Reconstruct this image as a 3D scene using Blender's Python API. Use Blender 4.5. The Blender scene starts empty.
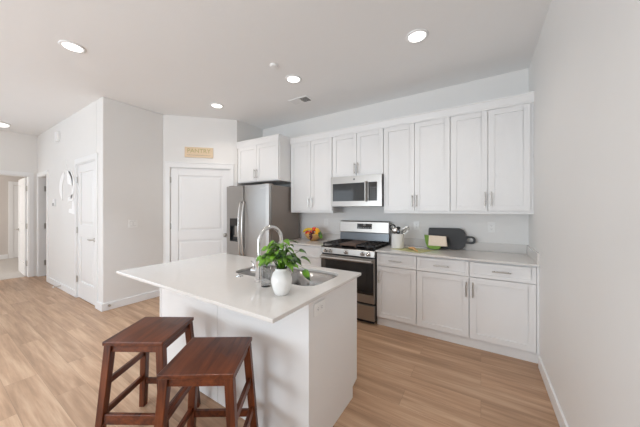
import bpy, bmesh, math, random
from mathutils import Vector, Matrix
S = bpy.context.scene
C = S.collection
PI = math.pi

# ---------------------------------------------------------------- camera
cam = bpy.data.cameras.new('camera')
co = bpy.data.objects.new('camera', cam)
C.objects.link(co)
cam.sensor_width = 36
cam.lens = 36 * 254.81 / 640
cam.shift_y = -3.73 / 640
cam.clip_start = 0.02
co.location = (0, 0, 1.4036)
co.rotation_euler = (PI / 2, 0, 0.5632)
S.camera = co

# ---------------------------------------------------------------- world, light, exposure
W = bpy.data.worlds.new('world')
S.world = W
W.use_nodes = True
W.node_tree.nodes['Background'].inputs[0].default_value = (0.85, 0.92, 1.0, 1)
W.node_tree.nodes['Background'].inputs[1].default_value = 1.5

def area(name, loc, rot, sx, sy, energy, col=(1, 1, 1)):
    l = bpy.data.lights.new(name, 'AREA')
    l.shape = 'RECTANGLE'
    l.size = sx; l.size_y = sy
    l.energy = energy; l.color = col
    o = bpy.data.objects.new(name, l)
    C.objects.link(o)
    o.location = loc; o.rotation_euler = rot
    return o
# daylight entering through the glazed door and the windows behind the camera
DAY = (0.80, 0.91, 1.0)
area('daylight_patio_door', (-2.4, -3.93, 1.2), (math.radians(133), 0, -0.35), 2.6, 2.1, 175, DAY)
area('daylight_window', (-5.9, -3.93, 1.6), (math.radians(95), 0, math.radians(-8)), 2.2, 1.5, 8, DAY)
area('daylight_side_window', (-7.9, -1.7, 1.6), (math.radians(92), 0, -PI / 2), 1.8, 1.5, 50, (0.70, 0.86, 1.0))
area('daylight_bedroom', (-9.8, -1.4, 1.5), (PI / 2, 0, 0), 1.4, 1.3, 60, (1.0, 0.97, 0.94))
area('daylight_den', (-7.0, 3.1, 1.5), (-PI / 2, 0, 0), 1.0, 1.2, 1.5, (0.96, 0.98, 1.0))

S.view_settings.view_transform = 'Standard'
S.view_settings.look = 'None'
S.view_settings.exposure = 0.0
S.view_settings.gamma = 1.0
S.view_settings.use_curve_mapping = False
S.cycles.max_bounces = 12
S.cycles.diffuse_bounces = 6
S.cycles.glossy_bounces = 6
S.cycles.transmission_bounces = 8
S.cycles.sample_clamp_indirect = 6
S.cycles.caustics_reflective = False
S.cycles.caustics_refractive = False
try:
    S.cycles.use_denoising = True
except Exception:
    pass

# ---------------------------------------------------------------- materials
def nm(name):
    m = bpy.data.materials.new(name)
    m.use_nodes = True
    return m, m.node_tree, m.node_tree.nodes['Principled BSDF']
def mat(name, col, rough=0.5, metal=0.0, bump=0.0, bscale=60, var=0.0, vscale=8, coat=0, trans=0, spec=None, stretch=None, emis=0, ior=None):
    m, t, p = nm(name)
    N = t.nodes; L = t.links
    p.inputs['Base Color'].default_value = (*col, 1)
    p.inputs['Roughness'].default_value = rough
    p.inputs['Metallic'].default_value = metal
    p.inputs['Coat Weight'].default_value = coat
    p.inputs['Coat Roughness'].default_value = 0.12
    p.inputs['Transmission Weight'].default_value = trans
    if ior: p.inputs['IOR'].default_value = ior
    if spec is not None: p.inputs['Specular IOR Level'].default_value = spec
    if emis:
        p.inputs['Emission Color'].default_value = (*col, 1)
        p.inputs['Emission Strength'].default_value = emis
    tc = N.new('ShaderNodeTexCoord')
    mp = N.new('ShaderNodeMapping')
    L.new(tc.outputs['Object'], mp.inputs[0])
    if stretch: mp.inputs['Scale'].default_value = stretch
    if var or not bump:
        n = N.new('ShaderNodeTexNoise'); n.inputs['Scale'].default_value = vscale
        n.inputs['Detail'].default_value = 4
        L.new(mp.outputs[0], n.inputs['Vector'])
        r = N.new('ShaderNodeMapRange')
        v = max(var, 0.01)
        r.inputs['To Min'].default_value = 1 - v; r.inputs['To Max'].default_value = 1 + v
        L.new(n.outputs['Fac'], r.inputs['Value'])
        h = N.new('ShaderNodeHueSaturation'); h.inputs['Color'].default_value = (*col, 1)
        L.new(r.outputs[0], h.inputs['Value'])
        L.new(h.outputs[0], p.inputs['Base Color'])
    if bump:
        n2 = N.new('ShaderNodeTexNoise'); n2.inputs['Scale'].default_value = bscale
        n2.inputs['Detail'].default_value = 3
        L.new(mp.outputs[0], n2.inputs['Vector'])
        b = N.new('ShaderNodeBump'); b.inputs['Strength'].default_value = bump
        b.inputs['Distance'].default_value = 0.01
        L.new(n2.outputs['Fac'], b.inputs['Height'])
        L.new(b.outputs[0], p.inputs['Normal'])
    return m

M = {}
M['wall'] = mat('wall_paint', (0.80, 0.786, 0.768), 0.55, bump=0.03, bscale=90, var=0.006)
M['ceiling'] = mat('ceiling_paint', (0.86, 0.86, 0.86), 0.8, bump=0.10, bscale=18, var=0.012, vscale=3)
M['trim'] = mat('trim_paint', (0.84, 0.84, 0.84), 0.35)
M['cab'] = mat('cabinet_paint', (0.82, 0.815, 0.81), 0.38, bump=0.01, bscale=120)
M['cab_in'] = mat('cabinet_interior', (0.6, 0.57, 0.52), 0.6)
M['quartz'] = mat('quartz', (0.69, 0.665, 0.64), 0.10, var=0.03, vscale=30, spec=0.5)
M['nickel'] = mat('brushed_nickel', (0.55, 0.53, 0.50), 0.28, 1.0)
M['chrome'] = mat('chrome', (0.70, 0.70, 0.70), 0.10, 1.0)
M['steel'] = mat('stainless_steel', (0.47, 0.455, 0.44), 0.36, 1.0, bump=0.02, bscale=30, stretch=(1, 1, 40), var=0.03, vscale=6)
M['steel_h'] = mat('stainless_steel_light', (0.43, 0.405, 0.38), 0.33, 1.0, bump=0.02, bscale=30, stretch=(40, 1, 1), var=0.03, vscale=6)
M['fside'] = mat('fridge_side_paint', (0.27, 0.235, 0.21), 0.42, 0.3)
M['handle_steel'] = mat('polished_steel', (0.66, 0.65, 0.63), 0.25, 1.0)
M['sinks'] = mat('sink_steel', (0.34, 0.33, 0.32), 0.26, 1.0, bump=0.01, bscale=40)
M['darksteel'] = mat('dark_steel', (0.10, 0.105, 0.11), 0.28, 1.0)
M['blackglass'] = mat('black_glass', (0.012, 0.011, 0.011), 0.05, coat=0.6)
M['mwglass'] = mat('microwave_glass', (0.03, 0.032, 0.034), 0.05, coat=0.4, spec=0.5)
M['black'] = mat('black_plastic', (0.02, 0.02, 0.02), 0.35)
M['iron'] = mat('cast_iron', (0.028, 0.023, 0.021), 0.4, bump=0.05, bscale=150)
M['enamel'] = mat('black_enamel', (0.012, 0.010, 0.010), 0.15)
M['griddle'] = mat('griddle_iron_reflection', (0.10, 0.055, 0.035), 0.35, bump=0.03, bscale=100)  # brown of reflected wood put into the iron's base colour
M['gap'] = mat('dark_gap', (0.03, 0.028, 0.026), 0.7)
M['plate'] = mat('outlet_plastic', (0.86, 0.855, 0.84), 0.3)
M['plate_d'] = mat('outlet_slot', (0.16, 0.155, 0.15), 0.5)
M['sign'] = mat('sign_wood', (0.76, 0.60, 0.42), 0.6, var=0.1, vscale=5, stretch=(1, 1, 8))
M['sign_ink'] = mat('sign_ink', (0.50, 0.43, 0.20), 0.6)
M['sign_ink2'] = mat('sign_script_ink', (0.30, 0.27, 0.24), 0.6)
M['ceramic'] = mat('white_ceramic', (0.84, 0.835, 0.82), 0.22, coat=0.3)
M['vasec'] = mat('vase_ceramic', (0.84, 0.83, 0.81), 0.3, bump=0.25, bscale=45, coat=0.2)
M['board'] = mat('charcoal_board', (0.035, 0.035, 0.037), 0.5, bump=0.05, bscale=60, var=0.2, vscale=12)
M['cream'] = mat('cream_paper', (0.80, 0.68, 0.56), 0.7, var=0.1, vscale=80)
M['green'] = mat('green_paper', (0.16, 0.30, 0.035), 0.5, var=0.3, vscale=25)
M['woodlight'] = mat('beech_wood', (0.72, 0.42, 0.19), 0.5, var=0.15, vscale=10)
M['leaflet'] = mat('printed_paper', (0.45, 0.44, 0.20), 0.5, var=0.6, vscale=22)
M['bowl'] = mat('bowl_wood', (0.62, 0.36, 0.13), 0.4, var=0.25, vscale=14, stretch=(1, 1, 5))
M['banana'] = mat('banana_skin', (0.86, 0.60, 0.04), 0.4, var=0.15, vscale=20)
M['apple'] = mat('apple_skin', (0.55, 0.02, 0.02), 0.25, var=0.4, vscale=14, coat=0.4)
M['apple2'] = mat('red_orange_skin', (0.80, 0.06, 0.02), 0.25, var=0.3, vscale=14, coat=0.4)
M['orange'] = mat('orange_skin', (0.90, 0.30, 0.02), 0.4, bump=0.15, bscale=120)
M['mango'] = mat('mango_skin', (0.90, 0.45, 0.02), 0.35, var=0.25, vscale=8)
M['grape'] = mat('grape_skin', (0.10, 0.012, 0.03), 0.25, coat=0.3, var=0.3, vscale=20)
M['stalk'] = mat('brown_stalk', (0.12, 0.07, 0.03), 0.6)
M['device'] = mat('grey_device', (0.35, 0.35, 0.35), 0.3)
M['whiteplastic'] = mat('white_plastic', (0.88, 0.88, 0.88), 0.3)
M['shade'] = mat('vent_shadow', (0.10, 0.09, 0.08), 0.7)
M['carpet'] = mat('carpet', (0.60, 0.56, 0.52), 0.95, bump=0.8, bscale=200, var=0.15, vscale=60)
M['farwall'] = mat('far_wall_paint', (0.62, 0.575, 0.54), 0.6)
M['display'] = mat('display_print', (0.30, 0.30, 0.30), 0.4)
M['glass'] = mat('clear_glass', (0.93, 0.95, 0.96), 0.03, trans=0.94, ior=1.22)
M['patch_white'] = mat('light_patch_white', (0.99, 0.99, 0.99), 0.5)  # near-white colour standing for bright light on the hall wall

def lampmat():
    m, t, p = nm('lamp_diffuser')
    p.inputs['Base Color'].default_value = (1, 1, 1, 1)
    p.inputs['Emission Color'].default_value = (1, 0.98, 0.95, 1)
    p.inputs['Emission Strength'].default_value = 3
    return m
M['lamp'] = lampmat()

def leafmat():
    m, t, p = nm('leaf_green')
    N = t.nodes; L = t.links
    tc = N.new('ShaderNodeTexCoord')
    n = N.new('ShaderNodeTexNoise'); n.inputs['Scale'].default_value = 16; n.inputs['Detail'].default_value = 3
    L.new(tc.outputs['Object'], n.inputs['Vector'])
    cr = N.new('ShaderNodeValToRGB')
    cr.color_ramp.elements[0].position = 0.38; cr.color_ramp.elements[0].color = (0.012, 0.05, 0.006, 1)
    cr.color_ramp.elements[1].position = 0.62; cr.color_ramp.elements[1].color = (0.16, 0.36, 0.02, 1)
    L.new(n.outputs['Fac'], cr.inputs[0])
    L.new(cr.outputs[0], p.inputs['Base Color'])
    p.inputs['Roughness'].default_value = 0.35
    p.inputs['Subsurface Weight'].default_value = 0.0
    return m
M['leaf'] = leafmat()

def floormat():
    m, t, p = nm('plank_floor')
    N = t.nodes; L = t.links
    tc = N.new('ShaderNodeTexCoord')
    br = N.new('ShaderNodeTexBrick')
    br.offset = 0.37; br.offset_frequency = 2
    br.inputs['Scale'].default_value = 1.0
    br.inputs['Mortar Size'].default_value = 0.0009
    br.inputs['Mortar Smooth'].default_value = 0.2
    br.inputs['Brick Width'].default_value = 1.35
    br.inputs['Row Height'].default_value = 0.185
    br.inputs['Color1'].default_value = (0, 0, 0, 1)
    br.inputs['Color2'].default_value = (1, 1, 1, 1)
    br.inputs['Mortar'].default_value = (0.3, 0.3, 0.3, 1)
    L.new(tc.outputs['Object'], br.inputs['Vector'])
    # per-plank offset of the grain
    mul = N.new('ShaderNodeVectorMath'); mul.operation = 'MULTIPLY'
    mul.inputs[1].default_value = (7.0, 3.0, 5.0)
    L.new(br.outputs['Color'], mul.inputs[0])
    add = N.new('ShaderNodeVectorMath'); add.operation = 'ADD'
    L.new(tc.outputs['Object'], add.inputs[0]); L.new(mul.outputs[0], add.inputs[1])
    mp = N.new('ShaderNodeMapping'); mp.inputs['Scale'].default_value = (0.75, 11.0, 1)
    L.new(add.outputs[0], mp.inputs[0])
    n = N.new('ShaderNodeTexNoise'); n.inputs['Scale'].default_value = 1.6
    n.inputs['Detail'].default_value = 8; n.inputs['Roughness'].default_value = 0.62; n.inputs['Distortion'].default_value = 0.25
    L.new(mp.outputs[0], n.inputs['Vector'])
    mp2 = N.new('ShaderNodeMapping'); mp2.inputs['Scale'].default_value = (2.0, 55, 1)
    L.new(add.outputs[0], mp2.inputs[0])
    n2 = N.new('ShaderNodeTexNoise'); n2.inputs['Scale'].default_value = 2.0; n2.inputs['Detail'].default_value = 4
    L.new(mp2.outputs[0], n2.inputs['Vector'])
    cr = N.new('ShaderNodeValToRGB')
    e = cr.color_ramp.elements
    e[0].position = 0.30; e[0].color = (0.285, 0.165, 0.095, 1)
    e[1].position = 0.72; e[1].color = (0.58, 0.39, 0.255, 1)
    x = e.new(0.5); x.color = (0.43, 0.262, 0.158, 1)
    L.new(n.outputs['Fac'], cr.inputs[0])
    hs = N.new('ShaderNodeHueSaturation')
    # plank tone + fine grain
    r1 = N.new('ShaderNodeMapRange'); r1.inputs['To Min'].default_value = 0.93; r1.inputs['To Max'].default_value = 1.07
    L.new(br.outputs['Color'], r1.inputs['Value'])
    r2 = N.new('ShaderNodeMapRange'); r2.inputs['To Min'].default_value = 0.86; r2.inputs['To Max'].default_value = 1.14
    L.new(n2.outputs['Fac'], r2.inputs['Value'])
    mm = N.new('ShaderNodeMath'); mm.operation = 'MULTIPLY'
    L.new(r1.outputs[0], mm.inputs[0]); L.new(r2.outputs[0], mm.inputs[1])
    L.new(mm.outputs[0], hs.inputs['Value']); L.new(cr.outputs[0], hs.inputs['Color'])
    mx = N.new('ShaderNodeMixRGB'); mx.inputs[2].default_value = (0.09, 0.05, 0.03, 1)
    fm = N.new('ShaderNodeMath'); fm.operation = 'MULTIPLY'; fm.inputs[1].default_value = 0.6
    L.new(br.outputs['Fac'], fm.inputs[0])
    L.new(fm.outputs[0], mx.inputs[0]); L.new(hs.outputs[0], mx.inputs[1])
    L.new(mx.outputs[0], p.inputs['Base Color'])
    p.inputs['Roughness'].default_value = 0.40
    p.inputs['Specular IOR Level'].default_value = 0.55
    b = N.new('ShaderNodeBump'); b.inputs['Strength'].default_value = 0.08; b.inputs['Distance'].default_value = 0.004
    L.new(n2.outputs['Fac'], b.inputs['Height']); L.new(b.outputs[0], p.inputs['Normal'])
    return m
M['floor'] = floormat()

def stoolmat(name, axis):
    m, t, p = nm(name)
    N = t.nodes; L = t.links
    tc = N.new('ShaderNodeTexCoord')
    mp = N.new('ShaderNodeMapping')
    s = [14, 14, 14]; s[axis] = 1.3
    mp.inputs['Scale'].default_value = s
    L.new(tc.outputs['Object'], mp.inputs[0])
    n = N.new('ShaderNodeTexNoise'); n.inputs['Scale'].default_value = 2.2; n.inputs['Detail'].default_value = 6; n.inputs['Distortion'].default_value = 0.4
    L.new(mp.outputs[0], n.inputs['Vector'])
    cr = N.new('ShaderNodeValToRGB'); e = cr.color_ramp.elements
    e[0].position = 0.3; e[0].color = (0.042, 0.008, 0.003, 1)
    e[1].position = 0.75; e[1].color = (0.20, 0.050, 0.015, 1)
    L.new(n.outputs['Fac'], cr.inputs[0])
    L.new(cr.outputs[0], p.inputs['Base Color'])
    p.inputs['Roughness'].default_value = 0.33
    p.inputs['Coat Weight'].default_value = 0.12
    p.inputs['Specular IOR Level'].default_value = 0.35
    p.inputs['Coat Roughness'].default_value = 0.22
    return m
M['seatwood'] = stoolmat('mahogany_seat', 1)
M['legwood'] = stoolmat('mahogany_leg', 2)
M['railwood'] = stoolmat('mahogany_rail', 1)

# ---------------------------------------------------------------- mesh helpers
def wroot(o):
    v = Vector((0, 0, 0))
    while o is not None:
        v += Vector(o.location); o = o.parent
    return v
def obj(name, bm, material, parent=None, bevel=0.0, smooth=False, segs=2):
    """links a bmesh (world coordinates) as one mesh object under parent"""
    if parent is not None:
        bmesh.ops.translate(bm, verts=bm.verts, vec=-wroot(parent))
    bmesh.ops.recalc_face_normals(bm, faces=bm.faces)
    me = bpy.data.meshes.new(name)
    bm.to_mesh(me); bm.free()
    me.materials.append(M[material] if isinstance(material, str) else material)
    if smooth:
        for f in me.polygons: f.use_smooth = True
    o = bpy.data.objects.new(name, me)
    C.objects.link(o)
    if parent is not None: o.parent = parent
    if bevel:
        md = o.modifiers.new('bevel', 'BEVEL')
        md.width = bevel; md.segments = segs; md.limit_method = 'ANGLE'; md.angle_limit = 0.6
        md.harden_normals = False
    return o
def tag(o, label, cat, group=None):
    o['label'] = label; o['category'] = cat
    if group: o['group'] = group
    return o
def thing(name, label, cat, loc=(0, 0, 0), group=None):
    o = bpy.data.objects.new(name, None)
    C.objects.link(o)
    o.location = loc
    o.empty_display_size = 0.1
    return tag(o, label, cat, group)
def struct(name, bm, m, parent=None, bevel=0, smooth=False):
    o = obj(name, bm, m, parent, bevel, smooth)
    if parent is None: o['kind'] = 'structure'
    return o
def sthing(name, loc=(0, 0, 0)):
    o = bpy.data.objects.new(name, None)
    C.objects.link(o); o.location = loc; o['kind'] = 'structure'
    return o
def copy_tree(o, parent=None):
    c = o.copy(); C.objects.link(c)
    c.parent = parent
    for ch in list(o.children): copy_tree(ch, c)
    return c
def B(): return bmesh.new()
def box(bm, x0, x1, y0, y1, z0, z1, mtx=None):
    vs = [bm.verts.new((x, y, z)) for z in (z0, z1) for y in (y0, y1) for x in (x0, x1)]
    for f in ((0, 1, 3, 2), (4, 6, 7, 5), (0, 4, 5, 1), (2, 3, 7, 6), (0, 2, 6, 4), (1, 5, 7, 3)):
        bm.faces.new([vs[i] for i in f])
    if mtx is not None: bmesh.ops.transform(bm, matrix=mtx, verts=vs)
    return vs
def hexa(bm, pts):   # 8 points: bottom 4 ring, top 4 ring
    vs = [bm.verts.new(p) for p in pts]
    bm.faces.new(vs[0:4][::-1]); bm.faces.new(vs[4:8])
    for i in range(4):
        j = (i + 1) % 4
        bm.faces.new((vs[i], vs[j], vs[4 + j], vs[4 + i]))
    return vs
def prism(bm, pts, axis, a, b):
    """pts: 2D outline; extruded along axis from a to b"""
    def mk(p, t):
        return {'x': (t, p[0], p[1]), 'y': (p[0], t, p[1]), 'z': (p[0], p[1], t)}[axis]
    r0 = [bm.verts.new(mk(p, a)) for p in pts]; r1 = [bm.verts.new(mk(p, b)) for p in pts]
    bm.faces.new(r0[::-1]); bm.faces.new(r1)
    n = len(pts)
    for i in range(n):
        j = (i + 1) % n
        bm.faces.new((r0[i], r0[j], r1[j], r1[i]))
    return r0 + r1
def tube(bm, pts, r, seg=10, cap=True):
    pts = [Vector(p) for p in pts]
    n = len(pts)
    rad = r if isinstance(r, (list, tuple)) else [r] * n
    rings = []
    t0 = (pts[1] - pts[0]).normalized()
    up = Vector((0, 0, 1)) if abs(t0.z) < 0.9 else Vector((1, 0, 0))
    nrm = t0.cross(up).normalized()
    for i, p in enumerate(pts):
        t = (pts[min(i + 1, n - 1)] - pts[max(i - 1, 0)]).normalized()
        nrm = (nrm - t * nrm.dot(t)).normalized()
        b = t.cross(nrm)
        rings.append([bm.verts.new(p + (nrm * math.cos(a) + b * math.sin(a)) * rad[i]) for a in [2 * PI * k / seg for k in range(seg)]])
    for i in range(n - 1):
        for k in range(seg):
            l = (k + 1) % seg
            bm.faces.new((rings[i][k], rings[i][l], rings[i + 1][l], rings[i + 1][k]))
    if cap:
        bm.faces.new(rings[0][::-1]); bm.faces.new(rings[-1])
def lathe(bm, prof, cx, cy, seg=32, mtx=None, close=True):
    """prof: list of (radius, z)"""
    rings = []; allv = []
    for r, z in prof:
        if r < 1e-6:
            v = bm.verts.new((cx, cy, z)); rings.append([v]); allv.append(v)
        else:
            g = [bm.verts.new((cx + r * math.cos(2 * PI * k / seg), cy + r * math.sin(2 * PI * k / seg), z)) for k in range(seg)]
            rings.append(g); allv += g
    for a, b in zip(rings, rings[1:]):
        for k in range(seg):
            l = (k + 1) % seg
            if len(a) == 1 and len(b) == 1: continue
            if len(a) == 1: bm.faces.new((a[0], b[l], b[k]))
            elif len(b) == 1: bm.faces.new((a[k], a[l], b[0]))
            else: bm.faces.new((a[k], a[l], b[l], b[k]))
    if close:
        for g, rev in ((rings[0], True), (rings[-1], False)):
            if len(g) > 1: bm.faces.new(g[::-1] if rev else g)
    if mtx is not None: bmesh.ops.transform(bm, matrix=mtx, verts=allv)
    return allv
def rrect(x0, x1, y0, y1, r, seg=6):
    pts = []
    for cx, cy, a0 in ((x1 - r, y1 - r, 0), (x0 + r, y1 - r, PI / 2), (x0 + r, y0 + r, PI), (x1 - r, y0 + r, 1.5 * PI)):
        for k in range(seg + 1):
            a = a0 + PI / 2 * k / seg
            pts.append((cx + r * math.cos(a), cy + r * math.sin(a)))
    return pts
def slab_with_holes(bm, outer, holes, z0, z1):
    """flat slab, outlines are 2D loops in xy"""
    fe = []
    loops = []
    for lp in [outer] + holes:
        vs = [bm.verts.new((x, y, z1)) for x, y in lp]
        es = [bm.edges.new((vs[i], vs[(i + 1) % len(vs)])) for i in range(len(vs))]
        fe += es; loops.append(vs)
    r = bmesh.ops.triangle_fill(bm, use_beauty=True, use_dissolve=False, edges=fe, normal=(0, 0, 1))
    top = [g for g in r['geom'] if isinstance(g, bmesh.types.BMFace)]
    if z0 is None: return
    vmap = {}
    for lp in loops:
        for v in lp: vmap[v] = bm.verts.new((v.co.x, v.co.y, z0))
    for f in top: bm.faces.new([vmap[v] for v in f.verts][::-1])
    for lp in loops:
        for i in range(len(lp)):
            a, b = lp[i], lp[(i + 1) % len(lp)]
            bm.faces.new((a, b, vmap[b], vmap[a]))
def ellipsoid(bm, c, r, seg=16, rings=10, mtx=None):
    prof = [(math.sin(PI * i / rings) * 1.0, -math.cos(PI * i / rings)) for i in range(rings + 1)]
    prof[0] = (0, -1); prof[-1] = (0, 1)
    vs = lathe(bm, prof, 0, 0, seg, close=False)
    m = Matrix.Translation(c) @ (mtx or Matrix.Identity(4)) @ Matrix.Diagonal((*r, 1))
    bmesh.ops.transform(bm, matrix=m, verts=vs)

# ---------------------------------------------------------------- constants
XR, YB, HC = 0.446, 3.614, 2.97
XW, YW, YL, XH, XF, YP = -4.42, 2.170, 1.372, -7.97, -3.602, 2.988
YR = -4.0

# ================================================================ ROOM SHELL
b = B(); box(b, -8.09, XR + 0.12, YR - 0.12, YB + 0.12, -0.1, 0); struct('floor', b, 'floor')
b = B(); box(b, -8.09, XR + 0.12, YR - 0.12, YB + 0.12, HC, HC + 0.1); struct('ceiling', b, 'ceiling')
b = B(); box(b, XF, XR, YB, YB + 0.12, 0, HC); struct('wall_back', b, 'wall')
b = B(); box(b, XR, XR + 0.12, YR, YB + 0.12, 0, HC); struct('wall_right', b, 'wall')
b = B(); box(b, XF - 0.1, XF, YP, YB + 0.12, 0, HC); struct('wall_alcove', b, 'wall')
b = B(); prism(b, [(-4.655, YL), (XW, YL), (XW, YW), (XW - 0.12, YW), (XW - 0.12, YL + 0.12), (-4.655, YL + 0.12)], 'z', 0, HC); struct('wall_left', b, 'wall', bevel=0.012)
# diagonal pantry wall with a door opening; local frame: t along, n outward from the kitchen
Rd = Matrix.Translation((XW, YW, 0)) @ Matrix.Rotation(PI / 4, 4, 'Z')
b = B(); LD = 1.157
box(b, 0, 0.09, 0, 0.12, 0, HC, Rd); box(b, 1.05, LD, 0, 0.12, 0, HC, Rd); box(b, 0.09, 1.05, 0, 0.12, 2.115, HC, Rd)
struct('wall_pantry', b, 'wall')
# wall with the closet door and the den door
b = B()
box(b, XH, -7.87, YL, YL + 0.12, 0, HC)
box(b, -7.87, -7.20, YL, YL + 0.12, 2.10, HC)
box(b, -7.20, -5.475, YL, YL + 0.12, 0, HC)
box(b, -5.475, -4.655, YL, YL + 0.12, 2.13, HC)
struct('wall_hall', b, 'wall')
# wall at the far left with the bedroom doorway
b = B()
box(b, XH - 0.12, XH, YR, 0.40, 0, HC)
box(b, XH - 0.12, XH, 0.40, 1.255, 2.105, HC)
box(b, XH - 0.12, XH, 1.255, 3.3, 0, HC)
struct('wall_entry', b, 'wall')
# wall behind the camera with glazed openings
b = B()
box(b, -8.09, -7.0, YR - 0.12, YR, 0, HC); box(b, -7.0, -4.8, YR - 0.12, YR, 0, 0.85); box(b, -7.0, -4.8, YR - 0.12, YR, 2.35, HC)
box(b, -4.8, -3.7, YR - 0.12, YR, 0, HC); box(b, -3.7, -1.1, YR - 0.12, YR, 2.25, HC); box(b, -1.1, XR + 0.12, YR - 0.12, YR, 0, HC)
struct('wall_front', b, 'wall')
w = sthing('window_1', (-5.9, YR, 0.85))
b = B()
for x0, x1, z0, z1 in ((-7.0, -6.95, .85, 2.35), (-4.85, -4.8, .85, 2.35), (-6.95, -4.85, .85, .9), (-6.95, -4.85, 2.3, 2.35), (-5.93, -5.87, .9, 2.3)):
    box(b, x0, x1, YR - 0.09, YR - 0.03, z0, z1)
obj('window_frame', b, 'trim', w)
w = sthing('door_4', (-2.4, YR, 0))
b = B()
for x0, x1, z0, z1 in ((-3.7, -3.64, 0, 2.25), (-1.16, -1.1, 0, 2.25), (-3.64, -1.16, 0, .06), (-3.64, -1.16, 2.19, 2.25), (-2.45, -2.35, .06, 2.19)):
    box(b, x0, x1, YR - 0.09, YR - 0.03, z0, z1)
obj('door_frame', b, 'trim', w)

# bedroom beyond the doorway
b = B(); box(b, -11.6, XH - 0.12, -1.6, 3.3, -0.1, 0.004); struct('floor_bedroom', b, 'carpet')
b = B(); box(b, -11.6, XH - 0.12, -1.6, 3.3, 2.7, 2.8); struct('ceiling_bedroom', b, 'ceiling')
b = B(); box(b, -11.6, -11.48, -1.6, 3.3, 0, 2.7); struct('wall_bedroom', b, 'farwall')
b = B(); box(b, -11.6, XH - 0.12, 3.3, 3.42, 0, 2.7); box(b, -11.6, XH - 0.12, -1.72, -1.6, 0, 2.7); struct('wall_bedroom_side', b, 'farwall')
b = B(); box(b, -11.48, -11.462, -1.6, 1.40, 0.004, 0.13); struct('baseboard_bedroom', b, 'trim')
# den beyond the narrow doorway
b = B(); box(b, XH, -5.6, 3.2, 3.3, 0, HC); box(b, -5.7, -5.6, YL + 0.12, 3.2, 0, HC); struct('wall_den', b, 'wall')

# baseboards
BH = 0.105; BT = 0.015
def base(name, x0, x1, y0, y1):
    b = B(); box(b, x0, x1, y0, y1, 0, BH); struct(name, b, 'trim', bevel=0.004)
base('baseboard_right', XR - BT, XR, YR, 2.95)
base('baseboard_left', XW, XW + BT, YL - BT, YW)
base('baseboard_hall', -7.12, -5.53, YL - BT, YL)
base('baseboard_hall_corner', -4.60, XW, YL - BT, YL)
base('baseboard_entry', XH, XH + BT, YR, 0.32)
base('baseboard_front', -1.0, XR - BT, YR, YR + BT)

# two panel door leaf: local x across 0..w, y thickness 0 (face) .. 0.035, z up
def door_leaf(w, h, panels, mtx, both=False):
    bm = B()
    st = 0.115
    z = 0.012
    # frame members and recessed panels with a raised field
    zs = [z] + [v for p in panels for v in p] + [h]
    box(bm, 0, st, 0, 0.035, z, h); box(bm, w - st, w, 0, 0.035, z, h)
    for i in range(0, len(zs), 2): box(bm, st, w - st, 0, 0.035, zs[i], zs[i + 1])
    for (a, c) in panels:
        box(bm, st, w - st, 0.014, 0.021, a, c)
        i = 0.022
        prof = [(st + i, a + i), (w - st - i, a + i), (w - st - i, c - i), (st + i, c - i)]
        j = 0.05
        q = [(st + j, a + j), (w - st - j, a + j), (w - st - j, c - j), (st + j, c - j)]
        for s, y0, y1 in ((1, 0.014, 0.005), (-1, 0.021, 0.030)):
            v0 = [bm.verts.new((p[0], y0, p[1])) for p in prof]; v1 = [bm.verts.new((p[0], y1, p[1])) for p in q]
            bm.faces.new(v1)
            for k in range(4): bm.faces.new((v0[k], v0[(k + 1) % 4], v1[(k + 1) % 4], v1[k]))
    bmesh.ops.transform(bm, matrix=mtx, verts=bm.verts)
    return bm
def knob(mtx, name, parent, lever=0):
    bm = B()
    Rx = Matrix.Rotation(PI / 2, 4, 'X')
    lathe(bm, [(0.0, 0), (0.03, 0), (0.03, 0.006), (0.011, 0.010), (0.011, 0.035)] + ([(0.022, 0.040), (0.033, 0.052), (0.030, 0.066), (0.012, 0.072), (0, 0.073)] if not lever else [(0.011, 0.05), (0, 0.05)]), 0, 0, 20, Rx, close=False)
    if lever: tube(bm, [(0, -0.045, 0), (lever * 0.03, -0.05, 0.0), (lever * 0.11, -0.045, 0)], [0.014, 0.013, 0.011], 10)
    bmesh.ops.transform(bm, matrix=mtx, verts=bm.verts)
    return obj(name, bm, 'nickel', parent, smooth=True)
def hinge(mtx, parent, zs):
    for z in zs:
        bm = B(); tube(bm, [(0, -0.006, z - 0.05), (0, -0.006, z + 0.05)], 0.007, 8)
        box(bm, -0.014, 0.014, -0.003, 0.001, z - 0.045, z + 0.045)
        bmesh.ops.transform(bm, matrix=mtx, verts=bm.verts)
        obj('hinge', bm, 'nickel', parent)

# door_1: pantry door in the diagonal wall
d = sthing('door_1', tuple((Rd @ Vector((0.57, 0, 0)))))
mt = Rd @ Matrix.Translation((0.105, 0.012, 0))
leaf = obj('door_leaf', door_leaf(0.93, 2.10, [(0.10 + 0.14, 0.90), (1.05, 1.98)], mt), 'trim', d, 0.003)
b = B()
for x0, x1, z0, z1 in ((0.035, 0.10, 0, 2.11), (1.04, 1.105, 0, 2.11), (0.035, 1.105, 2.11, 2.185)): box(b, x0, x1, -0.016, 0.004, z0, z1, Rd)
box(b, 0.025, 1.115, -0.022, 0.004, 2.185, 2.20, Rd)
obj('casing', b, 'trim', d, 0.003)
b = B(); box(b, 0.09, 0.104, 0, 0.12, 0, 2.115, Rd); box(b, 1.036, 1.05, 0, 0.12, 0, 2.115, Rd); box(b, 0.104, 1.036, 0, 0.12, 2.102, 2.115, Rd)
obj('jamb', b, 'trim', d)
knob(Rd @ Matrix.Translation((0.965, 0.012, 0.97)), 'door_knob', leaf)
hinge(Rd @ Matrix.Translation((0.104, 0.008, 0)), d, (0.25, 1.13, 1.90))

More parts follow.
